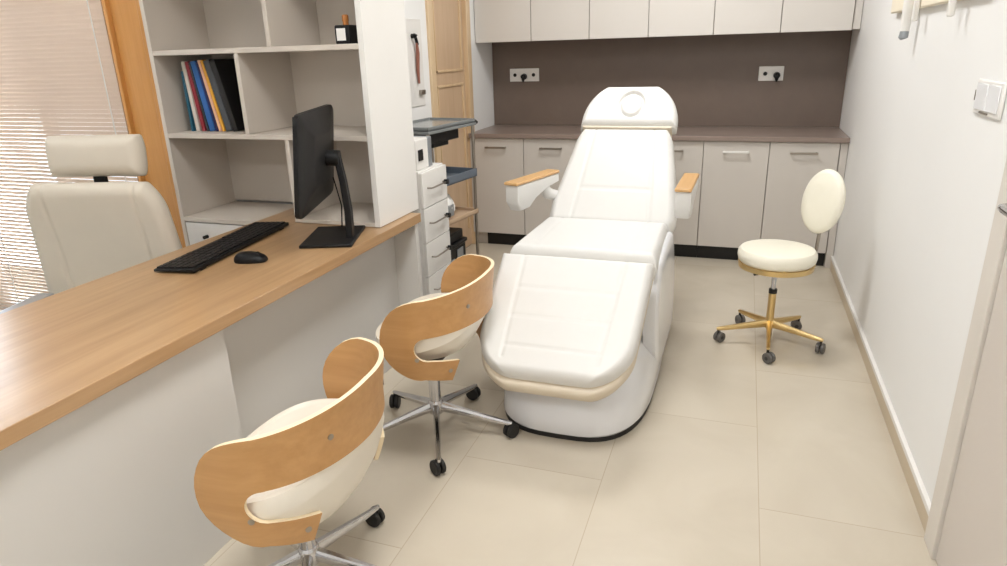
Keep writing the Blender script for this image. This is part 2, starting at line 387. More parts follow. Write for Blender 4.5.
# ------------------------------------------------------------------ treatment chair
def treatment_chair():
    cx, cy = -.61, 2.9
    t = thing('treatment_chair', 'white reclining treatment chair with oak armrests in the middle of the room', 'treatment chair', (cx, cy, 0))
    # base foot: superelliptic plan lofted upward, flared towards the floor at the front
    def sec(x0, x1, y0, y1, z, n=3.2):
        return [(px, py, z) for px, py in superell((x1 - x0) / 2, (y1 - y0) / 2, n, 56, (x0 + x1) / 2 - cx, (y0 + y1) / 2 - cy)]
    bm = bmesh.new()
    ring_loft(bm, [sec(-.905, -.28, 2.255, 3.40, .014), sec(-.915, -.27, 2.245, 3.40, .03), sec(-.912, -.274, 2.25, 3.39, .09), sec(-.90, -.285, 2.27, 3.37, .15), sec(-.875, -.315, 2.31, 3.33, .20),
                   sec(-.845, -.355, 2.39, 3.27, .26), sec(-.82, -.385, 2.50, 3.22, .33), sec(-.81, -.40, 2.58, 3.20, .42), sec(-.80, -.41, 2.64, 3.18, .53)])
    link('pedestal', bm, M['plastic'], t, smooth=True)
    bm = bmesh.new(); ring_loft(bm, [sec(-.91, -.275, 2.25, 3.39, 0), sec(-.91, -.275, 2.25, 3.39, .02)]); link('base_gasket', bm, M['rubber'], t)
    # side covers
    for s in (-1, 1):
        bm = bmesh.new()
        pts = [(2.70, .40), (2.745, .56), (2.84, .60), (3.20, .61), (3.34, .57), (3.54, .30), (3.56, .06), (3.50, .012), (3.02, .012), (2.86, .06), (2.76, .20)]
        # smooth the outline
        q = []
        n = len(pts)
        for i in range(n):
            p0, p1, p2, p3 = (Vector(pts[(i + k - 1) % n]) for k in range(4))
            for k in range(5):
                u = k / 5
                q.append(.5 * ((2 * p1) + (p2 - p0) * u + (2 * p0 - 5 * p1 + 4 * p2 - p3) * u * u + (3 * p1 - p0 - 3 * p2 + p3) * u ** 3))
        xi, xo = .275 * s, .322 * s
        rings = []
        cen = sum(q, Vector((0, 0))) / len(q)
        for xx, k in ((xi, 1), (xo - .012 * s, 1), (xo + .004 * s, .985), (xo + .012 * s, .95), (xo + .016 * s, .80), (xo + .018 * s, .4)):
            rings.append([(xx, cen.x + (p.x - cen.x) * k - cy, cen.y + (p.y - cen.y) * k if True else 0) for p in q])
        ring_loft(bm, rings)
        link('side_cover', bm, M['plastic'], t, smooth=True)
    # leg rest: slopes down to the front
    seam = .0035
    Ll = .585
    def wl(v):
        w = .325 - .02 * v
        e = min(1, max(0, (v - .66) / .34))
        return w - .175 * (1 - math.sqrt(max(0, 1 - e * e)))
    def gside(x, y, u, v):
        if v > .90: return None
        return abs(abs(x) - (.215 - .035 * v))
    def gh(yy):
        return lambda x, y, u, v: abs(y - yy) if abs(x) < .215 - .035 * v else None
    a = R(33)
    pad('leg_rest', M['leather'], Ll, wl, .10, t, [(gside, .005, .006), (gh(.19), .0045, .006), (gh(.33), .0045, .006), (gh(.47), .0045, .006)],
        84, 90, .032, loc=(0, 2.655 - cy + .005, .62 - .040), rot=(R(-33), 0, PI), side=M['leather_side'])
    # beige piping band under the leg rest
    def wl2(v): return wl(v) - .004
    pad('leg_rest_underside', M['leather_side'], Ll, wl2, .06, t, (), 30, 40, .02, loc=(0, 2.655 - cy - .01, .62 - .073), rot=(R(-33), 0, PI))
    # seat
    pad('seat', M['leather'], .575, lambda v: .325 - .012 * v, .13, t, [(lambda x, y, u, v: abs(abs(x) - .215), .003, .006)], 70, 60, .032, loc=(0, 2.70 - cy, .525), bulge=.006)
    # backrest
    def wb(v):
        return (.325 - .075 * max(0, v - .22) / .78) * (1 - .10 * max(0, (v - .85) / .15) ** 2) * (1 - .08 * max(0, (.1 - v) / .1) ** 2)
    al = R(45)
    Lb = .625
    pad('backrest', M['leather'], Lb, wb, .12, t, [(lambda x, y, u, v: abs(abs(x) - (.20 - .045 * v)), .005, .006), (lambda x, y, u, v: abs(y - .22) if abs(x) < .20 - .045 * v else None, .0045, .006)],
        80, 80, .045, loc=(0.016, 3.30 - cy + .03, .545), rot=(al, 0, 0))
    # back shell under the cushion
    pad('back_shell', M['plastic'], Lb - .05, lambda v: wb(v) - .05, .04, t, (), 20, 20, .02, loc=(.012, 3.30 - cy + .08, .545), rot=(al, 0, 0))
    # headrest with the oval face hole plug
    Lh = .285
    def wh(v):
        e = min(1, max(0, (v - .16) / .84))
        return .262 - .175 * (1 - math.sqrt(max(0, 1 - e * e)))
    def oval(x, y, u, v):
        q = math.hypot((x - .008) / .062, (y - .140) / .080)
        return abs(q - 1) * .07
    dy = Lb + .012
    hy, hz = 3.30 - cy + .03 + dy * math.cos(al), .545 + dy * math.sin(al)
    pad('headrest', M['leather'], Lh, wh, .115, t, [(oval, .018, .0075)], 120, 100, .04, loc=(.022, hy, hz), rot=(al, 0, 0))
    bm = bmesh.new(); bx(bm, -.24, .24, 0, .014, .012, .10); 
    link('headrest_hinge', bm, M['leather_side'], t, bev=.004, loc=(.018, hy - .012 * math.cos(al), hz - .012 * math.sin(al)), rot=(al, 0, 0))
    # armrests
    for s, root_l, yaw_ in ((-1, (-.422, 3.05 - cy, .765), R(-15)), (1, (.384, 3.09 - cy, .757), R(-1))):
        bm = bmesh.new()
        prof = [(0, .0), (.0, .085), (.40, .085), (.40, .045), (.28, .030), (.17, -.005), (.11, -.042), (.03, -.045)]
        rings = []
        for xx, k in ((-.036, .88), (-.032, .97), (-.022, 1), (.022, 1), (.032, .97), (.036, .88)):
            rings.append([(xx, .20 + (y - .20) * (.97 + .03 * k) , .04 + (z - .04) * k) for y, z in prof])
        ring_loft(bm, rings)
        ar = link('armrest', bm, M['leather'], t, bev=.006, seg=3, smooth=True, loc=root_l, rot=(0, 0, yaw_))
        bm = bmesh.new(); bx(bm, -.038, .038, -.012, .405, .0, .016)
        link('wooden_armrest_top', bm, M['armwood'], ar, bev=.005, loc=(0, 0, .086))['label'] = 'oak armrest top'
        bm = bmesh.new(); tube(bm, [(0, .30, .035), (-s * .01, .32, -.01), (-s * .04, .40, -.04), (-s * .10, .50, -.05)], [.028, .032, .028, .026], 14)
        link('armrest_bracket', bm, M['leather'], ar, smooth=True)
treatment_chair()

# ------------------------------------------------------------------ swivel base shared shapes
def caster(parent, pos, ang, r, m_wheel, m_hood, w=.017):
    bm = bmesh.new(); c, s = math.cos(ang), math.sin(ang)
    ax = (-s, c, 0); p = Vector(pos); off = Vector((c, s, 0)) * r * .35
    for k in (-1, 1):
        q = p + off + Vector(ax) * (w * .68 * k) + Vector((0, 0, r - p.z))
        rings = []
        A = Vector(ax)
        e1 = Vector((c, s, 0)); e2 = Vector((0, 0, 1))
        for dx, rr in ((-w / 2, r * .55), (-w / 2, r * .86), (-w * .3, r), (w * .3, r), (w / 2, r * .86), (w / 2, r * .55)):
            rings.append([q + A * dx + (e1 * math.cos(2 * PI * i / 20) + e2 * math.sin(2 * PI * i / 20)) * rr for i in range(20)])
        ring_loft(bm, rings)
    o = link('caster', bm, m_wheel, parent, smooth=True)
    bm = bmesh.new(); cyl(bm, p + off + Vector((0, 0, r - p.z)), ax, r * .35, w * 2.4, 14)
    tube(bm, [p + Vector((0, 0, .004)), p + Vector((0, 0, 1.5 * r - p.z))], .0065, 10)
    return o, bm
def star_base(t, rz, rad, z_hub, z_end, m, wheel_m, hood_m, r, legw=.014, hub_r=.03, col_r=.017, ztop=.42, col_m=None, z_col=.26):
    bm = bmesh.new(); lathe(bm, [(0, z_hub - .03), (hub_r * .9, z_hub - .03), (hub_r, z_hub - .02), (hub_r, z_hub + .018), (hub_r * .8, z_hub + .028), (0, z_hub + .028)], 24)
    link('hub', bm, m, t, smooth=True)
    bm = bmesh.new(); lathe(bm, [(0, z_hub), (col_r * 1.45, z_hub), (col_r * 1.4, z_col), (0, z_col)], 24); link('column', bm, col_m or m, t, smooth=True)
    bm = bmesh.new(); lathe(bm, [(0, z_col), (col_r * 1.55, z_col), (col_r * 1.55, z_col + .022), (0, z_col + .022)], 24); link('collar', bm, M['black'], t, smooth=True)
    bm = bmesh.new(); lathe(bm, [(0, z_col), (col_r * .9, z_col), (col_r * .9, ztop), (0, ztop)], 20); link('gas_piston', bm, M['chrome'], t, smooth=True)
    for k in range(5):
        a = rz + 2 * PI * k / 5; c, s = math.cos(a), math.sin(a)
        bm = bmesh.new()
        rings = []
        for q, hw, hh, z in ((hub_r * .7, legw * 1.15, .020, z_hub), (rad * .4, legw * .95, .015, z_hub * .64 + z_end * .36), (rad * .85, legw * .75, .011, z_hub * .13 + z_end * .87), (rad * 1.0, legw * .7, .009, z_end), (rad * 1.04, legw * .4, .006, z_end)):
            pr = []
            for dx, dz in ((-1, -.5), (-1, .3), (-.55, 1), (.55, 1), (1, .3), (1, -.5), (.6, -1), (-.6, -1)):
                pr.append((q * c - s * dx * hw, q * s + c * dx * hw, z + dz * hh))
            rings.append(pr)
        ring_loft(bm, rings)
        leg = link('base_leg', bm, m, t, smooth=True)
        o, b2 = caster(leg, (rad * c, rad * s, z_end), a + .9 + k * .7, r, wheel_m, hood_m)
        link('caster_stem', b2, hood_m, leg, smooth=True)

# ------------------------------------------------------------------ plywood chairs
def ply_chair(label, loc, yaw, dz):
    t = thing('swivel_chair', label, 'chair', loc, yaw, 'plywood swivel chairs on the visitor side of the desk')
    star_base(t, R(-84), .30, .122, .066, M['chrome'], M['rubber'], M['rubber'], .030, .0125, .030, .016, .42 + dz, None, .25)
    # bucket seat, polar grid, front is +Y
    n = 72; sa, sf, sb = .267, .165, .222
    def Rr(th):
        c, s = math.cos(th), math.sin(th)
        b = sf if s > 0 else sb
        p = 2.6
        return 1 / ((abs(c) / sa) ** p + (abs(s) / b) ** p) ** (1 / p)
    def hz(th):
        s = -math.sin(th)   # back = 1
        return dz + .485 + .085 * max(0, (s + .05) / 1.05) ** 1.3 - .010 * max(0, -s)
    zb, zs = .346 + dz, .475 + dz
    rings = []
    for q in (.05, .3, .55, .75, .88, .95, .99, 1.0):
        rings.append([(q * Rr(t_) * math.cos(t_), q * Rr(t_) * math.sin(t_), zb + (hz(t_) - .025 - zb) * (q ** 6.0) ) for t_ in (2 * PI * i / n for i in range(n))])
    for q, dz in ((.992, -.010), (.97, -.002), (.93, 0), (.89, -.004)):
        rings.append([(q * Rr(t_) * math.cos(t_), q * Rr(t_) * math.sin(t_), hz(t_) + dz) for t_ in (2 * PI * i / n for i in range(n))])
    for q in (.84, .76, .65, .5, .3, .08):
        rings.append([(q * Rr(t_) * math.cos(t_), q * Rr(t_) * math.sin(t_), zs + .012 * (1 - q) + (hz(t_) - zs) * (q / .89) ** 6) for t_ in (2 * PI * i / n for i in range(n))])
    bm = bmesh.new(); ring_loft(bm, rings); link('seat', bm, M['cream'], t, smooth=True)
    bm = bmesh.new(); lathe(bm, [(0, .335 + dz), (.045, .335 + dz), (.06, .356 + dz), (0, .356 + dz)], 24); link('seat_plate', bm, M['black'], t, smooth=True)
    # plywood band: U in plan, hooked at both front ends
    a, b = .284, .212
    Y0 = -.02
    quarter = []
    N = 60
    arc = [(a * math.sin(PI / 2 * i / N), Y0 - b * math.cos(PI / 2 * i / N)) for i in range(N + 1)]
    cum = [0]
    for i in range(N): cum.append(cum[-1] + math.dist(arc[i], arc[i + 1]))
    LQ = cum[-1]
    def plan(s):
        sg = 1 if s >= 0 else -1; s = abs(s)
        if s >= LQ:
            e = s - LQ
            return Vector((sg * (a - .10 * max(0, e - .05) ** 1.5), Y0 + e, 0))
        for i in range(N):
            if cum[i + 1] >= s:
                f = (s - cum[i]) / (cum[i + 1] - cum[i]); return Vector((sg * (arc[i][0] + f * (arc[i + 1][0] - arc[i][0])), arc[i][1] + f * (arc[i + 1][1] - arc[i][1]), 0))
    S1 = LQ - .078            # where the hook turns
    zc, hr = .516 + dz, .100
    z0 = .634 + dz
    path = []                  # (s, z, dir s, dir z, halfwidth)
    def zmain(s): return z0 - (z0 - (zc + hr)) * (s / S1) ** 1.5
    K = 34
    for i in range(K): s = S1 * i / K; path.append((s, zmain(s), .082 - .012 * (s / S1)))
    for i in range(0, 19):
        an = PI / 2 - PI * i / 18
        path.append((S1 + hr * 1.0 * math.cos(an), zc + hr * math.sin(an), .071 - .031 * (i / 18) ** 2))
    for i in range(1, 12): path.append((S1 - .122 * i / 11, zc - hr - .026 * (i / 11) ** 1.2, .040 + .003 * i / 11))
    full = [(-s, z, w) for s, z, w in path[:0:-1]] + path
    pts = [Vector((s, z)) for s, z, w in full]
    rows = []
    for i, (s, z, w) in enumerate(full):
        d = (pts[min(i + 1, len(pts) - 1)] - pts[max(i - 1, 0)]).normalized(); nrm = Vector((-d.y, d.x))
        rows.append([pts[i] + nrm * w * (k / 6) for k in range(-6, 7)])
    def to3(p, out):
        s, z = p.x, p.y
        c = plan(s); e = .004
        tn = (plan(s + e) - plan(s - e)).normalized(); nr = Vector((tn.y, -tn.x, 0))
        if nr.dot(c - Vector((0, Y0, 0))) < 0: nr = -nr
        inset = -.018 * max(0, (.50 + dz - z) / .10) ** 1.5 + .10 * max(0, z - .60 - dz)
        c = c + nr * (inset + out); c.z = z
        return c
    bm = bmesh.new()
    th = .013
    O = [[bm.verts.new(to3(p, th / 2)) for p in r] for r in rows]
    I = [[bm.verts.new(to3(p, -th / 2)) for p in r] for r in rows]
    nr_ = len(rows); nc = 13
    for i in range(nr_ - 1):
        for k in range(nc - 1):
            bm.faces.new((O[i][k], O[i + 1][k], O[i + 1][k + 1], O[i][k + 1]))
            bm.faces.new((I[i][k], I[i][k + 1], I[i + 1][k + 1], I[i + 1][k]))
        for k in (0, nc - 1): bm.faces.new((O[i][k], I[i][k], I[i + 1][k], O[i + 1][k])).material_index = 1
    for i in (0, nr_ - 1):
        for k in range(nc - 1): bm.faces.new((O[i][k], O[i][k + 1], I[i][k + 1], I[i][k])).material_index = 1
    o = link('plywood_back', bm, [M['ply'], M['plyedge']], t, smooth=True)
    o['label'] = 'honey plywood wraparound back with hooked ends'
    for sg in (-1, 1):
        for s, z in ((S1 + .03, zc - .05), (S1 - .095, zc - hr - .018), (S1 * .45, zmain(S1 * .45))):
            p = to3(Vector((sg * s, z)), th / 2 + .001); q = to3(Vector((sg * s, z)), th / 2 - .004)
            bm = bmesh.new(); cyl(bm, p, (p - q), .008, .003, 14); link('screw_cap', bm, M['steel'], o, smooth=True)
    # gas lift lever
    bm = bmesh.new(); tube(bm, [(.03, 0, .362 + dz), (.15, -.02, .360 + dz), (.20, -.03, .355 + dz)], [.005, .005, .009], 8); link('lift_lever', bm, M['black'], t, smooth=True)
    return t
ply_chair('plywood and cream swivel chair nearest the camera, beside the near end of the desk', (-1.076, 1.28, 0), R(93), -.022)
ply_chair('plywood and cream swivel chair standing beside the leg rest of the white treatment chair', (-1.078, 2.16, 0), R(92), .052)

# ------------------------------------------------------------------ gold stool
def stool():
    t = thing('swivel_stool', 'round ivory swivel stool on gold star base with oval backrest', 'stool', (.218, 3.45, 0))
    star_base(t, R(-92), .255, .105, .075, M['gold'], M['clear'], M['rubber'], .027, .013, .020, .013, .42, M['gold'], .27)
    bm = bmesh.new(); lathe(bm, [(0, .437), (.170, .437), (.181, .449), (.186, .470), (.184, .490), (.173, .505), (.14, .513), (0, .518)], 64); link('seat', bm, M['ivory'], t, smooth=True)
    bm = bmesh.new(); lathe(bm, [(0, .406), (.165, .406), (.178, .411), (.181, .436), (0, .438)], 64); link('seat_ring', bm, M['gold'], t, smooth=True)
    az = R(42); c, s = math.cos(az), math.sin(az)
    bm = bmesh.new(); tube(bm, [(.05 * c, .05 * s, .40), (.18 * c, .18 * s, .392), (.235 * c, .235 * s, .405), (.262 * c, .262 * s, .46), (.272 * c, .272 * s, .60), (.285 * c, .285 * s, .72)], .009, 10, 1); link('back_strut', bm, M['steel'], t, smooth=True)
    bm = bmesh.new()
    rings = []
    for f, d in ((.05, -.026), (.5, -.026), (.85, -.022), (.96, -.012), (1, 0), (.97, .014), (.88, .022), (.5, .027), (.05, .028)):
        rings.append([(f * .122 * math.cos(2 * PI * i / 48), d, f * .162 * math.sin(2 * PI * i / 48)) for i in range(48)])
    ring_loft(bm, rings)
    link('backrest', bm, M['ivory'], t, smooth=True, loc=(.262 * c, .262 * s, .712), rot=(R(-10), 0, az - PI / 2 ))
    bm = bmesh.new(); tube(bm, [(.03, 0, .392), (-.10, -.10, .392)], [.004, .006], 8); link('lift_lever', bm, M['black'], t, smooth=True)
stool()

# ------------------------------------------------------------------ desk
def desk():
    t = thing('desk', 'long oak-topped reception desk with grey front panels along the left side', 'desk', (-1.76, 1.7, 0))
    X, Y = -1.76, 1.7
    box('desktop', M['desk'], (-2.11 - X, -1.413 - X, .55 - Y, 2.812 - Y, .708, .75), t, .002)
    box('front_panel', M['panel'], (-1.475 - X, -1.455 - X, .72 - Y, 1.50 - Y, 0, .707), t, .0015)
    box('recessed_panel', M['panel'], (-1.565 - X, -1.545 - X, 1.40 - Y, 2.795 - Y, 0, .707), t, .0015)
    box('end_panel', M['panel'], (-1.545 - X, -1.425 - X, 2.77 - Y, 2.80 - Y, 0, .707), t, .0015)
    box('leg_panel', M['panel'], (-2.09 - X, -1.476 - X, .74 - Y, .765 - Y, 0, .707), t, .0015)
desk()

# ------------------------------------------------------------------ bookshelf
def bookshelf():
    X, Y = -2.02, 2.511
    t = thing('bookshelf', 'tall pale grey open bookshelf behind the desk with white right side', 'bookshelf', (X, Y, 0))
    y1 = YW - .041 - Y; zt = 2.3
    box('side_panel', M['shelf'], (-2.577 - X, -2.555 - X, 0, y1, 0, zt), t, .0012)
    p = box('side_panel', M['white'], (-1.488 - X, -1.462 - X, 0, y1, .752, zt), t, .0012); p['label'] = 'white right side panel'
    box('back_panel', M['shelf'], (-2.555 - X, -1.489 - X, y1 - .012, y1, .753, zt), t, 0)
    for z0, z1 in ((1.493, 1.515), (1.125, 1.147), (1.86, 1.882), (zt - .022, zt)):
        box('shelf', M['shelf'], (-2.555 - X, -1.489 - X, .001, y1 - .013, z0, z1), t, .0012)
    box('shelf', M['shelf'], (-2.555 - X, -2.113 - X, .001, y1 - .013, .722, .744), t, .0012)
    box('shelf', M['shelf'], (-1.906 - X, -1.489 - X, .001, y1 - .013, .752, .770), t, .0012)
    for x, z0, z1 in ((-1.919, 1.516, 1.859), (-2.099, 1.148, 1.492), (-1.895, .771, 1.124)):
        box('divider', M['shelf'], (x - .011 - X, x + .011 - X, .002, y1 - .013, z0, z1), t, .0012)
    for z0, z1 in ((.42, .716), (.09, .415)):
        d = box('drawer', M['white'], (-2.553 - X, -2.115 - X, .004, .40, z0, z1), t, .0015)
        bm = bmesh.new(); cyl(bm, (-2.432 - X, -.008, z1 - .065), (0, 1, 0), .009, .024, 14); link('knob', bm, M['black'], d, smooth=True)
bookshelf()
# books leaning to the left in the second compartment
bk = [('thin teal book at the left end of the leaning row on the bookshelf', (30, 92, 118), .012, .275, 2), ('white paperback between the teal and red books on the bookshelf', (214, 206, 196), .020, .318, 5),
      ('dark red book between the white and the wide blue one on the bookshelf', (140, 34, 44), .019, .318, 8), ('grey-black thin book squeezed between the red and blue books', (52, 56, 60), .010, .315, 9.5),
      ('wide bright blue book in the middle of the leaning row', (32, 92, 160), .031, .320, 11), ('thin navy book right of the wide blue book', (36, 30, 84), .010, .318, 12.2),
      ('pale peach book between the navy and yellow ones on the bookshelf', (226, 178, 148), .015, .326, 13.2), ('yellow-orange book left of the thick grey book', (222, 160, 48), .014, .327, 14.2),
      ('thick charcoal grey book near the right end of the leaning row', (72, 74, 78), .034, .325, 15.5), ('black folder at the right end of the leaning row against the divider', (20, 19, 20), .028, .325, 16.5)]
LEAN = (.5, 4, 6.5, 8, 9, 9.8, 10.6, 11.4, 12.4, 13.2)
xb = -2.496
for n_, (lb, col, w, hh, _) in enumerate(bk):
    a = R(LEAN[n_])
    if n_:
        pa, pw, ph = prev
        zt_ = min(hh, ph) * math.cos(a)
        xb += pw / math.cos(pa) + max(0, zt_ * (math.tan(a) - math.tan(pa))) + .0012
    prev = (a, w, hh)
    t = thing('book', lb, 'book', (xb, 2.60, 1.1475), 0, 'books leaning on the bookshelf')
    m = mat('book_cover', col, .5, vary=.05, scale=20)
    bm = bmesh.new()
    bx(bm, 0, w * .12, 0, .20, 0, hh); bx(bm, w * .88, w, 0, .20, 0, hh); bx(bm, w * .12, w * .88, 0, .006, 0, hh)
    link('cover', bm, m, t, bev=.0012, rot=(0, -a, 0))
    box('pages', M['paper'], (w * .13, w * .87, .0065, .192, .004, hh - .005), t, 0, rot=(0, -a, 0))
# reed diffuser bottle
def bottle():
    t = thing('diffuser_bottle', 'square black bottle with white label and amber stopper on the upper shelf', 'bottle', (-1.602, 2.62, 1.5155))
    bm = bmesh.new(); bx(bm, -.036, .036, -.036, .036, 0, .075); link('bottle_body', bm, M['blackgloss'], t, bev=.006, seg=3)
    box('paper_label', M['paper'], (-.026, .016, -.0375, -.0362, .014, .062), t, 0)['label'] = 'white paper label'
    bm = bmesh.new(); lathe(bm, [(0, .075), (.013, .075), (.012, .088), (.014, .09), (.014, .112), (.010, .116), (0, .116)], 20); link('stopper', bm, mat('amber_stopper', (176, 112, 52), .3), t, smooth=True)['label'] = 'amber stopper'
bottle()

# ------------------------------------------------------------------ on the desk
def monitor():
    a = R(20)
    t = thing('computer_monitor', 'black computer monitor seen from behind on the oak desk', 'monitor', (-1.575, 2.318, .7505), a)
    # local +x = back of the screen (towards the room), +y = far end
    box('stand_base', M['black'], (-.105, .105, -.155, .155, 0, .013), t, .004)
    bm = bmesh.new()
    rings = []
    for x, z, hw, ht in ((.075, .012, .030, .014), (.078, .12, .027, .013), (.070, .24, .024, .012), (.056, .34, .022, .012), (.05, .36, .02, .01)):
        rings.append([(x + dx * ht, -.025 + dy * hw, z) for dx, dy in ((-1, -.8), (-.6, -1), (.6, -1), (1, -.8), (1, .8), (.6, 1), (-.6, 1), (-1, .8))])
    ring_loft(bm, rings); link('stand_neck', bm, M['blackgloss'], t, smooth=True)
    bm = bmesh.new(); cyl(bm, (.04, -.025, .335), (1, 0, -.08), .032, .05, 24); link('mount', bm, M['black'], t, smooth=True)
    tilt = R(6)
    W, Hh = .55, .375
    bm = bmesh.new()
    def rr(x, w, h, z0=0): return [(x, p, q + z0) for p, q in superell(w / 2, h / 2, 14, 56)]
    ring_loft(bm, [rr(-.012, W - .004, Hh - .004), rr(-.011, W, Hh), rr(.004, W, Hh), rr(.008, W - .012, Hh - .012), rr(.012, W * .72, Hh * .72), rr(.026, W * .5, Hh * .55), rr(.028, W * .42, Hh * .5)])
    s = link('screen_housing', bm, M['blackgloss'], t, smooth=True, loc=(-.012, -.085, .345), rot=(0, tilt, 0))
    box('display', mat('dark_display', (10, 11, 14), .12), (-.0135, -.0125, -W / 2 + .008, W / 2 - .008, -Hh / 2 + .014, Hh / 2 - .008), s, 0)
    bm = bmesh.new(); tube(bm, [(.02, .02, .25), (.03, .07, .12), (.01, .12, .02), (-.03, .16, .005)], .003, 6); link('cable', bm, M['black'], t, smooth=True)
monitor()
def keyboard():
    # corners on the desk: near-left (-1.957,1.751) near-right (-1.795,1.756) far (-1.885,2.448) (-2.06,2.428)
    t = thing('keyboard', 'slim black keyboard lying on the desk beside the mouse', 'keyboard', (-1.925, 2.095, .7505), R(8))
    bm = bmesh.new()
    vs = bx(bm, -.083, .083, -.345, .345, .004, .016)
    for v in vs:
        if v.co.x < 0 and v.co.z > .01: v.co.z = .014
        if v.co.x > 0 and v.co.z > .01: v.co.z = .020
    link('tray', bm, M['black'], t, bev=.004)
    bm = bmesh.new(); nx, ny = 6, 20
    for i in range(nx):
        for j in range(ny):
            x0 = -.075 + i * .0252; y0 = -.335 + j * .0336
            if i == 0 and 6 <= j <= 11: continue
            z = .0165 + .006 * (i / nx)
            bx(bm, x0, x0 + .021, y0, y0 + .029, z - .003, z + .0035)
    bx(bm, -.075, -.054, -.335 + 6 * .0336, -.335 + 12 * .0336 - .004, .012, .019)
    link('keys', bm, M['blackgloss'], t, bev=.0015)
    boxes('rear_feet', M['rubber'], [(.05, .08, -.30, -.27, 0, .005), (.05, .08, .27, .30, 0, .005), (-.08, -.06, -.30, -.27, 0, .005), (-.08, -.06, .27, .30, 0, .005)], t, 0)
keyboard()
def mouse():
    t = thing('computer_mouse', 'small black computer mouse on the desk next to the keyboard', 'mouse', (-1.70, 1.95, .7505), R(-72))
    bm = bmesh.new(); rings = []
    for f, z in ((.97, 0), (1, .006), (.97, .016), (.86, .026), (.66, .033), (.35, .0365), (.05, .0375)):
        rings.append([(p, q, z * (1 - .25 * (q / .058) * (1 if q > 0 else .4))) for p, q in superell(.035 * f, .062 * f, 2.6, 40)])
    ring_loft(bm, rings); link('shell', bm, M['blackgloss'], t, smooth=True)
    bm = bmesh.new(); cyl(bm, (0, .028, .028), (1, 0, 0), .009, .007, 16); link('scroll_wheel', bm, M['rubber'], t, smooth=True)
mouse()

# ------------------------------------------------------------------ office chair behind the desk
def office_chair():
    ang = math.atan2(.25, .97)
    t = thing('office_chair', 'greige leather office chair with headrest behind the desk by the blinds', 'office chair', (-2.405, 1.85, 0), ang)
    # local front = -Y
    def w(v): return (.340 - .052 * v) * (1 - .18 * max(0, (v - .80) / .20) ** 2.2)
    def sag(v): return 0
    pad('backrest', M['chairgrey'], .645, w, .085, t, [(lambda x, y, u, v: abs(abs(x) - (.185 + .008 * v)), .007, .007)], 80, 70, .05, loc=(0, .21, .385), rot=(R(96), 0, 0), bulge=-.012)
    def wh(v): return .205 * (1 - .06 * abs(2 * v - 1) ** 3)
    pad('headrest', M['chairgrey'], .165, wh, .085, t, (), 50, 40, .05, loc=(0.0, .215, 1.03), rot=(R(84), 0, 0), bulge=.01)
    bm = bmesh.new(); bx(bm, -.026, .026, .165, .185, .90, 1.08); bx(bm, -.06, .06, .16, .19, .62, .9); link('headrest_post', bm, M['black'], t, bev=.004)
    pad('seat', M['chairgrey'], .50, lambda v: .26 - .03 * v, .10, t, (), 30, 30, .045, loc=(0, .20, .40), rot=(0, 0, PI))
    for s in (-1, 1):
        bm = bmesh.new(); tube(bm, [(s * .26, .02, .43), (s * .31, .02, .47), (s * .315, .0, .51), (s * .315, -.02, .53)], [.014, .016, .016, .018], 10)
        ar = link('armrest_post', bm, M['black'], t, smooth=True)
        bm = bmesh.new(); bx(bm, s * .315 - .04, s * .315 + .04, -.23, .12, .528, .552); link('armrest_pad', bm, M['silver'], ar, bev=.01, seg=3)
    star_base(t, R(70), .30, .095, .07, M['black'], M['rubber'], M['rubber'], .03, .02, .035, .02, .405, M['black'], .27)
    bm = bmesh.new(); bx(bm, -.11, .11, -.10, .12, .372, .401); link('tilt_mechanism', bm, M['black'], t, bev=.01)
office_chair()

# ------------------------------------------------------------------ drawer unit beyond the bookshelf
def drawers():
    X, Y = -1.465, 2.955
    t = thing('drawer_unit', 'white drawer unit with dark handles tucked behind the bookshelf', 'drawer unit', (X, Y, 0))
    box('body', M['white'], (-.48, -.019, .002, .296, .0, .918), t, .0015)
    for k in range(5):
        z0 = .012 + .18 * k
        d = box('drawer', M['white'], (-.018, 0, .002, .296, z0 + .002, z0 + .178), t, .0015)
        zc = z0 + .098
        bm = bmesh.new(); tube(bm, [(.0, .055, zc), (.022, .058, zc), (.026, .07, zc), (.026, .225, zc), (.022, .237, zc), (0, .24, zc)], .0045, 8)
        h = link('handle', bm, M['steel'], d, smooth=True)
        bm = bmesh.new(); cyl(bm, (.024, .236, zc), (1, 0, 0), .013, .022, 14); 
        link('handle_stud', bm, M['black'], d, smooth=True)
drawers()
def device():
    t = thing('table_device', 'small grey and white appliance with a dark port on the drawer unit', 'appliance', (-1.60, 3.09, .9185))
    box('housing', M['white'], (-.12, .10, -.11, .03, 0, .15), t, .006)
    box('grey_side', M['silver'], (-.12, .10, .031, .075, 0, .15), t, .004)
    bm = bmesh.new(); bx(bm, .1005, .106, -.09, -.04, .045, .10); link('port', bm, M['black'], t, bev=.003)
    boxes('foot', M['rubber'], [(-.10, .08, -.09, -.07, -.0004, .004)], t, 0)
device()
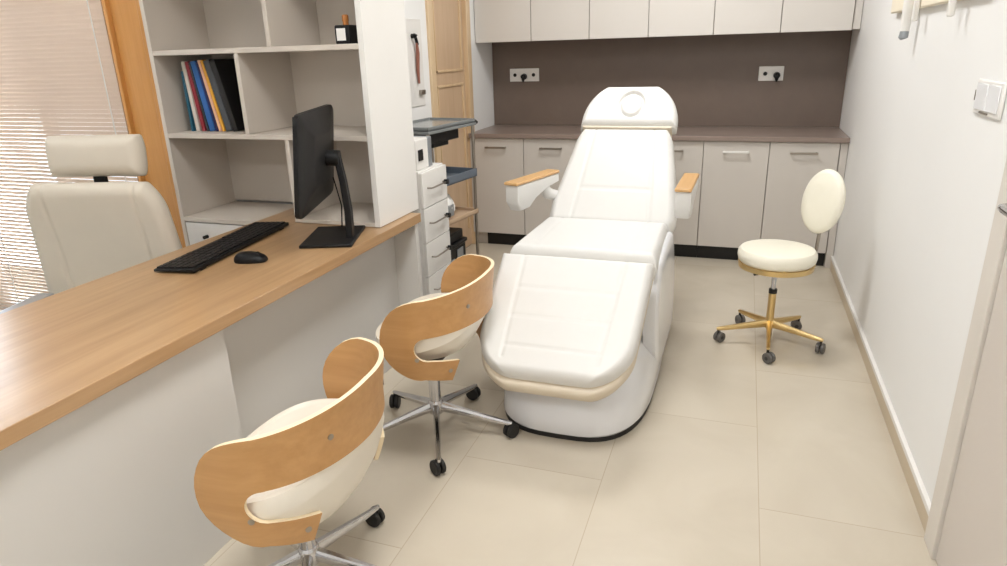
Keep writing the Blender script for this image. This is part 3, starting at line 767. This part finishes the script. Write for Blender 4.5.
# ------------------------------------------------------------------ trolley
def trolley():
    X, Y = -1.735, 3.64
    t = thing('trolley', 'tiered grey equipment trolley between the drawer unit and base cabinets', 'trolley', (X, Y, 0), R(-8))
    def tray(name, z, m, lip=.03):
        bm = bmesh.new(); bx(bm, -.165, .165, -.26, .26, z, z + .012)
        bx(bm, -.165, .165, -.26, -.25, z, z + lip); bx(bm, -.165, .165, .25, .26, z, z + lip); bx(bm, -.165, -.155, -.26, .26, z, z + lip); bx(bm, .155, .165, -.26, .26, z, z + lip)
        return link(name, bm, m, t, bev=.003)
    tray('top_tray', 1.065, M['greyglass'], .022)
    tray('middle_tray', .735, M['bluegrey'], .05)
    tray('lower_tray', .50, M['beige'], .03)
    tray('bottom_tray', .12, M['bluegrey'], .03)
    boxes('tray_edge', M['greyglass'], [(-.17, .17, -.265, .265, 1.048, 1.0645)], t, .003)
    for sx_ in (-1, 1):
        for sy in (-1, 1):
            bm = bmesh.new(); tube(bm, [(sx_ * .152, sy * .247, .06), (sx_ * .152, sy * .247, 1.0655)], .010, 10); p = link('post', bm, M['steel'], t, smooth=True)
            o, b2 = caster(p, (sx_ * .152, sy * .247, .062), 1.0 * sy, .030, M['rubber'], M['rubber']); link('caster_stem', b2, M['rubber'], p, smooth=True)
    bm = bmesh.new(); tube(bm, [(.15, .255, 1.055), (.15, .30, 1.06), (.13, .325, 1.062), (-.13, .325, 1.06), (-.15, .30, 1.06), (-.15, .255, 1.055)], .011, 10); link('push_handle', bm, M['black'], t, smooth=True)
    bm = bmesh.new(); bx(bm, -.12, .13, -.2, .12, .985, 1.0475); bx(bm, -.05, .1, -.12, .05, .955, .986); link('control_box', bm, M['black'], t, bev=.006)
    bm = bmesh.new(); bx(bm, -.06, .02, -.05, .03, 0, .001)
    bm.free()
    # things on it
    o = thing('tissue_pack', 'crumpled white paper pack on the beige tray of the trolley', 'paper pack', (X + .05, Y - .05, .5125))
    bm = bmesh.new(); bmesh.ops.create_icosphere(bm, subdivisions=3, radius=1)
    for v in bm.verts:
        k = 1 + .16 * math.sin(7 * v.co.x + 3 * v.co.z) * math.cos(6 * v.co.y)
        v.co = Vector((v.co.x * .085 * k, v.co.y * .13 * k, max(-.075, v.co.z * .085 * k) + .075))
    link('paper_bundle', bm, M['paper'], o, smooth=False)
    bm = bmesh.new(); bx(bm, .04, .092, -.04, .03, .03, .10); link('printed_mark', bm, M['silver'], o, bev=.004)
    o = thing('storage_box', 'black storage box on the lower part of the trolley', 'box', (X + .03, Y - .02, .1325))
    bm = bmesh.new(); bx(bm, -.13, .10, -.18, .18, 0, .2); link('box_body', bm, M['black'], o, bev=.008)
    bm = bmesh.new(); bx(bm, -.14, .11, -.19, .19, .2005, .225); link('lid', bm, M['blackgloss'], o, bev=.006)
    bm = bmesh.new(); bx(bm, .101, .110, -.12, -.02, .05, .14); bx(bm, .101, .108, .03, .12, .02, .18); link('silver_clasp', bm, M['silver'], o, bev=.003)
    tag(box('flat_case', M['black'], (X - .09, X + .12, Y - .16, Y + .15, .3585, .42), bev=.01), 'flat black case lying on the black storage box', 'case')
trolley()

# ------------------------------------------------------------------ small things on the walls
def wallbit():
    t = thing('wall_hanger', 'slim reddish-brown strap hanging from a dark peg left of the wooden door', 'hanger', (XL, 3.96, 1.57))
    box('back_plate', M['white'], (0.0005, .008, -.12, .12, -.42, .10), t, .003)
    bm = bmesh.new(); tube(bm, [(.008, -.02, .0), (.03, -.02, .0), (.036, -.02, .01)], .014, 12); tube(bm, [(.03, -.01, -.01), (.03, .01, -.05)], .010, 10); link('peg', bm, M['black'], t, smooth=True)
    bm = bmesh.new(); tube(bm, [(.03, .0, -.03), (.026, .015, -.1), (.022, .01, -.2), (.02, .02, -.28)], [.008, .012, .011, .007], 10, 1); link('strap', bm, M['brown'], t, smooth=True)
    bm = bmesh.new(); bx(bm, .008, .03, .03, .09, -.35, -.322); link('lower_catch', bm, M['steel'], t, bev=.003)
wallbit()
def coat_rail():
    t = thing('coat_rack', 'cream coat rack with hanging pegs high on the right wall', 'coat rack', (XR, 3.15, 1.585))
    box('rail', M['rail'], (-.030, -.0005, -.70, .74, .0, .085), t, .006)
    for y, d in ((.12, .05), (-.42, .05)):
        bm = bmesh.new(); bx(bm, -.052, -.0305, y - .013, y + .013, -d, .10); link('peg', bm, M['socket'], t, bev=.007, seg=3)
    bm = bmesh.new(); tube(bm, [(-.042, .26, .06), (-.044, .26, -.02), (-.044, .26, -.085)], [.022, .021, .018], 14); h = link('hook', bm, M['socket'], t, smooth=True)
    bm = bmesh.new(); tube(bm, [(-.044, .26, -.085), (-.046, .26, -.110), (-.044, .26, -.117)], [.017, .019, .012], 12); link('hook_tip', bm, M['silver'], h, smooth=True)
coat_rail()
def switch():
    t = thing('wall_switch', 'white double switch plate on the right wall above the door handle', 'switch', (XR, 2.302, 1.302))
    box('cover_plate', M['socket'], (-.010, -.0005, -.118, .118, -.048, .05), t, .005)
    for s in (-1, 1):
        box('rocker', mat('pale_rocker', (240, 241, 243), .25), (-.0135, -.0102, s * .053 - .049, s * .053 + .049, -.034, .040), t, .003)
    boxes('indicator', M['steel'], [(-.0145, -.0105, .100, .108, -.01, .02), (-.0145, -.0105, -.03, .04, -.042, -.037)], t, .001)
switch()

# ------------------------------------------------------------------ lighting
def ceiling_light(x, y, label, power, s=.6):
    t = thing('ceiling_light', label, 'ceiling light', (x, y, H - .0005), 0, 'square ceiling panels')
    boxes('frame', M['white'], [(-s / 2 - .02, s / 2 + .02, -s / 2 - .02, -s / 2, -.03, 0), (-s / 2 - .02, s / 2 + .02, s / 2, s / 2 + .02, -.03, 0), (-s / 2 - .02, -s / 2, -s / 2, s / 2, -.03, 0), (s / 2, s / 2 + .02, -s / 2, s / 2, -.03, 0)], t)
    box('diffuser', M['lamp'], (-s / 2, s / 2, -s / 2, s / 2, -.024, -.002), t, 0)
    L = bpy.data.lights.new('panel_light', 'AREA'); L.shape = 'SQUARE'; L.size = s * .96; L.energy = power; L.color = (1, .995, .985)
    o = bpy.data.objects.new('panel_light', L); C.objects.link(o); o.parent = t; o.location = (0, 0, -.034)
P = 26.5
ceiling_light(-.5, 1.45, 'square ceiling panel over the near visitor chair', P)
ceiling_light(-.5, 3.75, 'square ceiling panel over the treatment chair', P)
ceiling_light(-.65, -.7, 'square ceiling panel behind the camera', P)
ceiling_light(-3.0, 1.3, 'square ceiling panel over the office chair', P * .28)
def win_light(name, loc, rot, sx_, sy, e):
    L = bpy.data.lights.new(name, 'AREA'); L.shape = 'RECTANGLE'; L.size = sx_; L.size_y = sy; L.energy = e; L.color = (.86, .93, 1)
    o = bpy.data.objects.new(name, L); C.objects.link(o); o.location = loc; o.rotation_euler = rot
win_light('added_desk_glare', (-5.0, YV + .45, 1.4), (R(-90), 0, 0), 1.8, 2.5, 300)  # added area light behind the unseen window, feeds the desk glare
win_light('daylight_window', (-3.54, YV + .5, 1.2), (R(-90), 0, 0), 1.5, 2.2, 20)
w = bpy.data.worlds.new('daylight'); bpy.context.scene.world = w; w.use_nodes = True
w.node_tree.nodes['Background'].inputs[0].default_value = (.80, .90, 1, 1); w.node_tree.nodes['Background'].inputs[1].default_value = .9

# ------------------------------------------------------------------ camera
f, yaw, pitch, roll, ch = 668.2, 19.651, 19.194, -1.73, 1.472
y_, p_, r_ = R(yaw), R(pitch), R(roll)
F = Vector((-math.sin(y_) * math.cos(p_), math.cos(y_) * math.cos(p_), -math.sin(p_)))
R0 = Vector((math.cos(y_), math.sin(y_), 0)); U0 = R0.cross(F)
Rv = R0 * math.cos(r_) + U0 * math.sin(r_); Uv = U0 * math.cos(r_) - R0 * math.sin(r_)
cam = bpy.data.cameras.new('camera'); cam.sensor_fit = 'HORIZONTAL'; cam.sensor_width = 36; cam.lens = f / 1007 * 36; cam.clip_start = .05
co = bpy.data.objects.new('camera', cam); C.objects.link(co)
m = Matrix((Rv, Uv, -F)).transposed().to_4x4(); m.translation = (0, 0, ch); co.matrix_world = m
sc = bpy.context.scene; sc.camera = co
sc.view_settings.view_transform = 'Standard'; sc.view_settings.look = 'None'; sc.view_settings.gamma = 1
sc.view_settings.use_curve_mapping = False; sc.view_settings.exposure = 0.0
sc.cycles.max_bounces = 8; sc.cycles.diffuse_bounces = 5; sc.cycles.sample_clamp_indirect = 6
try: sc.cycles.use_denoising = True
except Exception: pass
